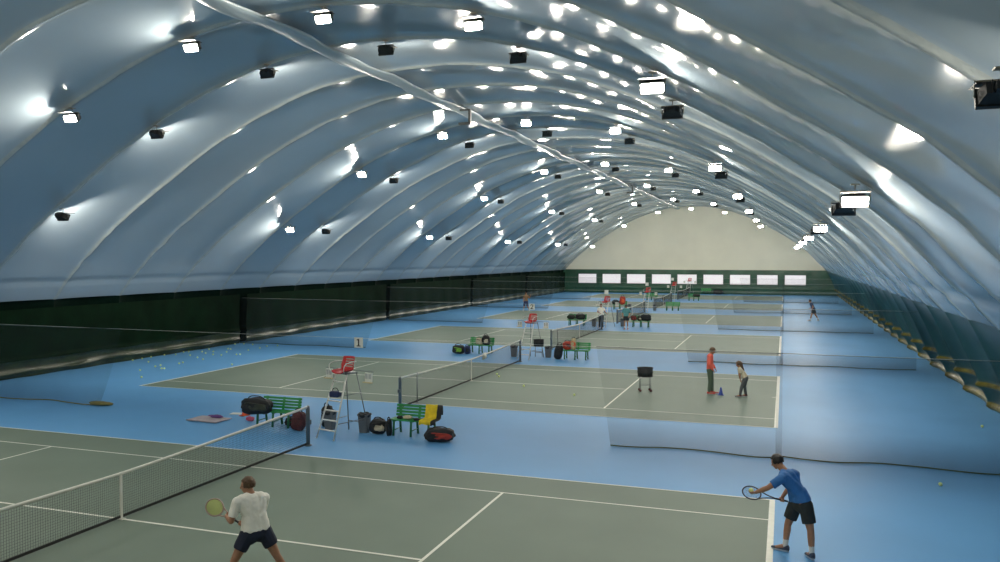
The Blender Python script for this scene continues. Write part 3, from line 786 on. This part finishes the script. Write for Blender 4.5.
def figure(label, J, look, mats, voxel=.008, hs=1., H=1., longhair=False, hands=None, trousers=False, sleeves=.55, facing=(1, 0), shortlen=.62, build=1., hemz=.0):
    """J: joints in world space. look: head direction. H: body scale."""
    base = V((.5*(J['anL'][0]+J['anR'][0]), .5*(J['anL'][1]+J['anR'][1]), 0))
    t = thing('person', label, 'person', base)
    J = {k: V(v)-base for k, v in J.items()}
    hd = J['head']; look = V(look).normalized(); hb = basis(look)          # hb columns: right-ish x, up y, forward z
    X = hb @ V((1, 0, 0)); U = hb @ V((0, 1, 0)); Fd = look
    Rh = Matrix((X, Fd, U)).transposed()
    h = .107*hs; g = build
    m = MB()
    m.ell(hd + U*h*.14 - Fd*h*.10, (h*.74, h*.92, h*.90), Rh)                # cranium
    m.ell(hd - U*h*.40 + Fd*h*.26, (h*.56, h*.58, h*.62), Rh)                # face and jaw
    m.ell(hd - U*h*.86 + Fd*h*.50, (h*.26, h*.22, h*.20), Rh)                # chin
    m.cone(hd + Fd*h*.80 + U*h*.02, h*.09, hd + Fd*h*.98 - U*h*.28, h*.13)   # nose
    m.ell(hd + Fd*h*.72 + U*h*.16, (h*.48, h*.16, h*.10), Rh)                # brow
    m.ell(hd + Fd*h*.76 - U*h*.56, (h*.26, h*.10, h*.10), Rh)                # mouth
    for s in (-1, 1): m.ell(hd + X*s*h*.76 - U*h*.08 - Fd*h*.06, (h*.09, h*.20, h*.30), Rh, 2)
    m.cone(J['neck'], .058*H*g, hd - U*h*.45 - Fd*h*.12, .056*H*g)
    shc = (J['shL']+J['shR'])/2; hpc = (J['hipL']+J['hipR'])/2; mid = J.get('mid', shc*.45+hpc*.55)
    def clip(me, P, n, rad):
        n = V(n).normalized()
        for v in me.vertices:
            dd = (v.co-P).dot(n)
            if dd > 0 and (v.co-P-n*dd).length < rad: v.co -= n*dd
    def torso(m, e, cut=0):
        hpc_ = hpc*(1-cut)+mid*cut
        for s in ('L', 'R'):
            m.cone(J['neck'] - V((0, 0, .02)), .055*H*g+e*.4, J['sh'+s], .058*H*g+e)
            m.cone(shc*.35+J['sh'+s]*.65, .085*H*g+e, mid*.55+(mid+(J['hip'+s]-hpc)*.9)*.45, .098*H*g+e)
            m.cone(mid+(J['hip'+s]-hpc)*.6, .098*H*g+e, hpc_+(J['hip'+s]-hpc)*.75, .108*H*g+e)
        m.cone(shc, .10*H*g+e, mid, .105*H*g+e); m.cone(mid, .105*H*g+e, hpc_, .115*H*g+e)
    torso(m, 0)
    grips = {}
    for s in ('L', 'R'):
        sh, el, wr = J['sh'+s], J['el'+s], J['wr'+s]
        m.cone(sh, .054*H*g, el, .041*H*g); m.cone(el, .041*H*g, el*.65+wr*.35, .042*H*g); m.cone(el*.65+wr*.35, .042*H*g, wr, .027*H*g)
        hp, kn, an, to = J['hip'+s], J['kn'+s], J['an'+s], J['to'+s]
        m.cone(hp, .090*H*g, hp*.5+kn*.5, .078*H*g); m.cone(hp*.5+kn*.5, .078*H*g, kn, .055*H*g)
        m.cone(kn, .055*H*g, kn*.68+an*.32, .056*H*g); m.cone(kn*.68+an*.32, .056*H*g, an, .036*H*g)
        m.cone(an, .036*H*g, to, .03*H*g)
        fd = (wr-el).normalized()
        spec = (hands or {}).get(s)
        if spec:
            d, n, cu = spec; grips[s] = hand(m, wr, d, n, cu, hs)
        else:
            n = V((0, 0, -1)) if abs(fd.z) < .7 else V((-Fd.x, -Fd.y, 0))
            grips[s] = hand(m, wr, fd, n, .55, hs*1.02, 1.25)
    me = solid(m, voxel, 3)
    me.materials.append(mats['skin']); me.materials.append(M['eye']); me.materials.append(M['lip'])
    eyes = [hd + X*s*h*.33 + Fd*h*.78 - U*h*.02 for s in (-1, 1)]; mo = hd + Fd*h*.86 - U*h*.57
    for p in me.polygons:
        p.use_smooth = True; c = p.center
        p.material_index = 0
        if any(((c-e).dot(X)/(.16*h))**2 + ((c-e).dot(U)/(.09*h))**2 < 1 and (c-e).length < .3*h for e in eyes): p.material_index = 1
        elif abs((c-mo).dot(X)) < .24*h and abs((c-mo).dot(U)) < .08*h and (c-mo).length < .35*h: p.material_index = 2
    link('body', me, t)
    # hair
    m = MB(); m.ell(hd + U*h*.22 - Fd*h*.17, (h*.87, h*.98, h*1.0), Rh, 4)
    bm = m.bm
    kill = [v for v in bm.verts if (v.co-hd).dot(Fd) > h*.36 and (v.co-hd).dot(U) < h*.62 or (v.co-hd).dot(U) < -h*.30 + max(0, (v.co-hd).dot(Fd))*.5]
    bmesh.ops.delete(bm, geom=kill, context='VERTS')
    for v in bm.verts: v.co += (v.co-hd).normalized()*(.014*hs*noise.noise(v.co*45) + .006*hs)
    if longhair:
        a = hd - Fd*h*.75 + U*h*.1; b = J['neck'] - Fd*h*.9 - V((0, 0, .02)); c = shc*.6 + mid*.4 - (V((Fd.x, Fd.y, 0)).normalized())*.10*H + V((0, 0, .02))
        m.cone(a, h*.55, b, h*.42, 2); m.cone(b, h*.42, c, h*.25, 2)
    me = bpy.data.meshes.new('hair'); bm.to_mesh(me); bm.free(); me.materials.append(mats['hair'])
    for p in me.polygons: p.use_smooth = True
    ho = link('hair', me, t); sd = ho.modifiers.new('s', 'SOLIDIFY'); sd.thickness = .012*hs; sd.offset = 1
    # shirt
    m = MB(); e = .016*H
    torso(m, e, .25)
    for s in ('L', 'R'):
        sh, el, wr = J['sh'+s], J['el'+s], J['wr'+s]
        m.cone(sh, .060*H*g+e, sh+(el-sh)*min(1, sleeves), .052*H*g+e*1.1)
        if sleeves > 1: m.cone(el, .045*H*g+e, el+(wr-el)*.92, .032*H*g+e)
    me = solid(m, max(voxel, .010), 3)
    clip(me, hpc + (mid-hpc).normalized()*hemz, hpc-mid, .4)
    if sleeves <= 1:
        for s in ('L', 'R'): clip(me, J['sh'+s]+(J['el'+s]-J['sh'+s])*(sleeves+.06), J['el'+s]-J['sh'+s], .10*H)
    for v in me.vertices:
        v.co += v.normal*(.006*noise.noise(v.co*9) + .004*noise.noise(v.co*21))
    me.materials.append(mats['shirt'])
    for p in me.polygons: p.use_smooth = True
    link('shirt', me, t)
    # shorts or trousers
    m = MB(); e = .018*H
    for s in ('L', 'R'):
        hp, kn, an = J['hip'+s], J['kn'+s], J['an'+s]
        m.cone(hpc + V((0, 0, .04)), .11*H*g+e*.6, hp, .098*H*g+e); m.cone(hpc, .115*H*g+e, hp*.7+hpc*.3 - V((0, 0, .05*H)), .10*H*g+e)
        if trousers:
            m.cone(hp, .095*H*g+e, kn, .060*H*g+e); m.cone(kn, .060*H*g+e, an+(kn-an)*.12, .045*H*g+e)
        else:
            m.cone(hp, .098*H*g+e, hp+(kn-hp)*shortlen, .090*H*g+e)
    me = solid(m, max(voxel, .010), 2)
    if not trousers:
        for s in ('L', 'R'): clip(me, J['hip'+s]+(J['kn'+s]-J['hip'+s])*(shortlen+.06), J['kn'+s]-J['hip'+s], .15*H)
    for v in me.vertices: v.co += v.normal*(.005*noise.noise(v.co*10))
    me.materials.append(mats['legs'])
    for p in me.polygons: p.use_smooth = True
    link('trousers' if trousers else 'shorts', me, t)
    for s in ('L', 'R'):
        an, to, kn = J['an'+s], J['to'+s], J['kn'+s]
        if not trousers:
            m = MB(); m.cone(an + (kn-an)*.0, .042*H*g, an + (kn-an).normalized()*.13*H, .046*H*g); link('sock', solid(m, .01, 2), t).data.materials.append(M['sock'])
        m = MB(); f = V((to.x-an.x, to.y-an.y, 0)).normalized(); z0 = min(an.z, to.z+.06)
        hl = V((an.x, an.y, max(.045, to.z+.012))) - f*.035*H
        m.cone(hl, .042*H, V((to.x, to.y, max(.034, to.z)))+f*.0, .034*H); m.cone(hl+V((0, 0, .03)), .042*H, an, .046*H)
        m.cone(V((to.x, to.y, max(.034, to.z))), .036*H, V((to.x, to.y, max(.03, to.z)))+f*.05*H, .028*H)
        me = solid(m, .009, 2)
        me.materials.append(mats['shoe']); me.materials.append(M['shoewhite'])
        mn = min(v.co.z for v in me.vertices)
        for v in me.vertices:
            if v.co.z < mn+.018: v.co.z = mn if mn > .0 else .0
        for p in me.polygons: p.use_smooth = True; p.material_index = 1 if p.center.z < mn+.028 else 0
        link('shoe', me, t)
    return t, {k: (v[0]+base, v[1]) for k, v in grips.items()}

def racket(label, grip, axis, facen, frame, strings, r=(.118, .158), fat=.003, sp=.016):
    t = thing('tennis_racket', label, 'racket', grip, 0, None)
    a = V(axis).normalized(); n = V(facen); n = (n-a*n.dot(a)).normalized(); x = a.cross(n)
    P = lambda u, v, w=0: x*u + a*v + n*w
    hc = .17 + .20 + r[1]
    m = MB(); N = 40; m.tube([P(r[0]*math.cos(2*PI*i/N), hc + r[1]*math.sin(2*PI*i/N)) for i in range(N)], .0115, 8, closed=True)
    for s in (-1, 1): m.tube(spline([P(s*.008, .15), P(s*.02, .24), P(s*.07, hc-r[1]*.86), P(s*.088, hc-r[1]*.66)], 4), .010, 8)
    m.obj('frame', M[frame], t)
    m = MB()
    k = int(r[0]*2/sp)
    for i in range(1, k):
        u = -r[0]+i*2*r[0]/k; v = r[1]*math.sqrt(max(0, 1-(u/r[0])**2)); m.tube([P(u, hc-v), P(u, hc+v)], fat, 4)
    k = int(r[1]*2/sp)
    for i in range(1, k):
        v = -r[1]+i*2*r[1]/k; u = r[0]*math.sqrt(max(0, 1-(v/r[1])**2)); m.tube([P(-u, hc+v), P(u, hc+v)], fat, 4)
    m.obj('string_bed', M[strings], t)
    m = MB(); m.tube([P(0, -.09), P(0, -.085), P(0, .15), P(0, .16)], [.017, .016, .0155, .012], 8); m.obj('grip', M['black' if frame != 'framepink' else 'ink'], t)
    return t

# man in blue at the baseline
JB = dict(head=(11.93, 2.55, 1.515), neck=(12.05, 2.45, 1.40), shL=(12.01, 2.20, 1.32), shR=(12.23, 2.62, 1.31), mid=(12.27, 2.42, 1.06),
          hipL=(12.40, 2.34, .86), hipR=(12.25, 2.50, .86), knL=(12.48, 2.27, .47), anL=(12.50, 2.22, .10), toL=(12.44, 2.32, .035),
          knR=(12.12, 2.50, .46), anR=(12.08, 2.45, .10), toR=(11.92, 2.50, .035),
          elL=(11.79, 2.13, 1.16), wrL=(11.60, 2.21, 1.045), elR=(12.17, 2.88, 1.05), wrR=(12.03, 2.74, .865))
mats = dict(skin=M['skin'], hair=M['hairblack'], shirt=M['shirtblue'], legs=M['shortsdark'], shoe=M['shoedark'])
hax = V((-.72, -.10, .14)).normalized()               # racket axis of the man in blue
fo = (V(JB['wrR'])-V(JB['elR'])).normalized(); dB = (fo-hax*fo.dot(hax)).normalized(); nB = hax.cross(dB)
tB, gB = figure('man in blue shirt and dark shorts leaning forward to serve at the baseline', JB, (-.85, .28, -.42), mats, .0065,
       hands={'R': (dB, nB, 1.25), 'L': ((-.8, .1, -.25), (.1, .55, .8), .75)}, sleeves=.62, shortlen=.66, build=1.1, hemz=.06)
g, sd = gB['R']
racket('dark framed racket held low by the man in blue', g, hax, (.15, -.8, .62), 'framedark', 'navy', fat=.0012, sp=.022)
g, sd = gB['L']
o = link('tennis_ball', ballm); o.location = g + V((-.005, 0, .012)); tag(o, 'tennis ball held in the left hand of the man in blue', 'ball')

# player in white
CAM = V((12.0257, -12.1547, 5.0572))
def pull(p, f=.966): return CAM + (V(p)-CAM)*f
JW = dict(head=(4.29, -1.85, 1.565), neck=(4.36, -1.85, 1.44), shL=(4.25, -2.04, 1.36), shR=(4.47, -1.66, 1.34), mid=(4.42, -1.85, 1.10), hipL=(4.38, -1.97, .86), hipR=(4.52, -1.76, .86),
          knL=(4.24, -2.12, .47), anL=(4.02, -1.98, .10), toL=(3.86, -1.90, .035), knR=(4.72, -1.70, .46), anR=(4.84, -1.55, .10), toR=(4.68, -1.48, .035),
          elL=(4.20, -2.12, 1.08), wrL=(4.01, -1.98, 1.09), elR=(4.30, -1.50, 1.05), wrR=(4.13, -1.72, .95))
JW = {k: V(v) for k, v in JW.items()}
rc = V((3.58, -1.75, 1.17))
hax = (rc - V((4.08, -1.74, .95))).normalized()
fo = (JW['wrR']-JW['elR']).normalized(); dW = (fo-hax*fo.dot(hax)).normalized(); nW = hax.cross(dW)
foL = (JW['wrL']-JW['elL']).normalized(); dL = (foL-hax*foL.dot(hax)*.6).normalized()
mats = dict(skin=M['skin'], hair=M['hairbrown'], shirt=M['shirtwhite'], legs=M['shortsnavy'], shoe=M['shoewhite'])
tW, gW = figure('player in white shirt and navy shorts crouching with racket on the nearest court', JW, (-.93, -.36, -.12), mats, .0065,
       hands={'R': (dW, nW, 1.25), 'L': (dL, (.1, .6, .5), 1.0)}, sleeves=.72, shortlen=.50, build=1.06, hemz=.02)
g, sd = gW['R']
racket('racket with yellow-green strings held out by the player in white', g, hax, (.50, -.78, .25), 'framepink', 'strings', r=(.125, .150), fat=.0052, sp=.0135)

def simple(loc, J): return {k: V(v)+V(loc) for k, v in J.items()}
# coach in coral top and girl in cream top on the second court
JO = simple((9.48, 18.5, 0), dict(head=(.07, 0, 1.60), neck=(.0, 0, 1.47), shL=(-.02, -.19, 1.40), shR=(-.02, .19, 1.40), hipL=(-.02, -.09, .90), hipR=(-.02, .09, .90),
     knL=(.0, -.10, .49), anL=(-.05, -.11, .09), toL=(.12, -.13, .035), knR=(.03, .10, .49), anR=(.05, .11, .09), toR=(.22, .13, .035), elL=(-.03, -.25, 1.12), wrL=(.10, -.20, .93), elR=(0, .26, 1.12), wrR=(.14, .17, .95)))
figure('person in coral long-sleeved top standing by the blue cone', JO, (.85, -.15, -.42), dict(skin=M['skin'], hair=M['hairbrown'], shirt=M['coral'], legs=M['trousers'], shoe=M['shoered']), .012, trousers=True, sleeves=1.2)
JG = simple((10.62, 18.2, 0), dict(head=(-.13, 0, 1.185), neck=(-.10, 0, 1.07), shL=(-.09, .14, 1.01), shR=(-.09, -.14, 1.01), mid=(.03, 0, .86), hipL=(.11, .08, .69), hipR=(.11, -.08, .69),
     knL=(.08, .09, .38), anL=(.12, .10, .08), toL=(-.02, .11, .03), knR=(-.02, -.09, .38), anR=(-.07, -.09, .08), toR=(-.20, -.10, .03), elL=(-.10, .20, .82), wrL=(-.08, .12, .66), elR=(-.10, -.20, .82), wrR=(-.07, -.12, .66)))
figure('girl in cream top bending forward with hands on her knees', JG, (-.9, 0, -.35), dict(skin=M['skin'], hair=M['hairbrown'], shirt=M['cream'], legs=M['grey'], shoe=M['maroon']), .011, hs=.92, H=.80, longhair=True, trousers=True, sleeves=.6)
STAND = dict(head=(0, -.05, 1.62), neck=(0, 0, 1.48), shL=(.19, 0, 1.41), shR=(-.19, 0, 1.41), hipL=(.09, 0, .92), hipR=(-.09, 0, .92), knL=(.10, -.02, .5), anL=(.11, .02, .09), toL=(.12, -.14, .035),
     knR=(-.10, -.02, .5), anR=(-.11, .02, .09), toR=(-.12, -.14, .035), elL=(.26, .02, 1.14), wrL=(.22, -.16, .98), elR=(-.26, .02, 1.14), wrR=(-.2, -.16, .98))
J = dict(STAND); J.update(elL=(.30, -.08, 1.18), wrL=(.42, -.22, 1.12), elR=(-.24, -.06, 1.16), wrR=(-.05, -.24, 1.12))
figure('person in white top and black trousers standing beside the third net', simple((-.22, 44.2, 0), J), (.4, -.9, -.1), dict(skin=M['skin'], hair=M['hairbrown'], shirt=M['shirtwhite'], legs=M['black'], shoe=M['shoewhite']), .014, trousers=True)
J = dict(STAND); J.update(head=(0, .05, 1.62))
figure('person in teal shirt and dark shorts standing left of the third right bench', simple((1.62, 43.9, 0), J), (-.3, .95, -.1), dict(skin=M['skin'], hair=M['hairblack'], shirt=M['teal'], legs=M['shortsdark'], shoe=M['shoered']), .014, sleeves=.8)
J = dict(STAND); J.update(knL=(.16, -.10, .5), anL=(.30, .05, .12), toL=(.32, -.1, .05), knR=(-.16, -.08, .5), anR=(-.22, -.1, .09), toR=(-.22, -.26, .035), elL=(.34, -.05, 1.22), wrL=(.46, -.15, 1.42))
figure('player in brown shirt and navy trousers far down the left side', simple((-10.86, 60.2, 0), J), (.8, -.5, -.05), dict(skin=M['skin'], hair=M['hairbrown'], shirt=M['tanshirt'], legs=M['navy'], shoe=M['shoewhite']), .016, shortlen=.95)
J = dict(STAND); J.update(head=(-.22, 0, 1.58), neck=(-.15, 0, 1.46), shL=(-.12, -.17, 1.38), shR=(-.12, .17, 1.38), hipL=(.08, -.09, .90), hipR=(.08, .09, .90), knL=(-.08, -.1, .52), anL=(-.18, -.1, .09), toL=(-.33, -.1, .035), knR=(.20, .1, .50), anR=(.42, .1, .16), toR=(.36, .1, .06), elL=(.02, -.27, 1.12), wrL=(-.10, -.30, .92), elR=(.0, .28, 1.14), wrR=(-.2, .3, 1.0))
figure('player in dark blue walking on blue floor near the right wall', simple((14.15, 56.3, 0), J), (-.9, .1, -.15), dict(skin=M['skin'], hair=M['hairblack'], shirt=M['navyshirt'], legs=M['shortsdark'], shoe=M['shoewhite']), .016, build=1.15)

# ------------------------------------------------------------------ camera, world, view
cam = bpy.data.cameras.new('camera'); co = bpy.data.objects.new('camera', cam); C.objects.link(co)
co.location = CAM; co.rotation_euler = (PI/2-.0295, 0, .3386)
cam.sensor_width = 36; cam.lens = 808.486*36/1000; cam.clip_start = .05; cam.clip_end = 400
S.camera = co
w = bpy.data.worlds.new('World'); S.world = w; w.use_nodes = True
w.node_tree.nodes['Background'].inputs['Color'].default_value = (.6, .7, .85, 1)
w.node_tree.nodes['Background'].inputs['Strength'].default_value = .3
S.view_settings.view_transform = 'Standard'; S.view_settings.look = 'None'; S.view_settings.gamma = 1; S.view_settings.use_curve_mapping = False
S.view_settings.exposure = 1.1
cy = S.cycles
cy.use_denoising = True
try: cy.denoiser = 'OPENIMAGEDENOISE'
except Exception: pass
cy.max_bounces = 10; cy.diffuse_bounces = 6; cy.glossy_bounces = 3; cy.transparent_max_bounces = 24
cy.sample_clamp_indirect = 8.0
cy.use_light_tree = True
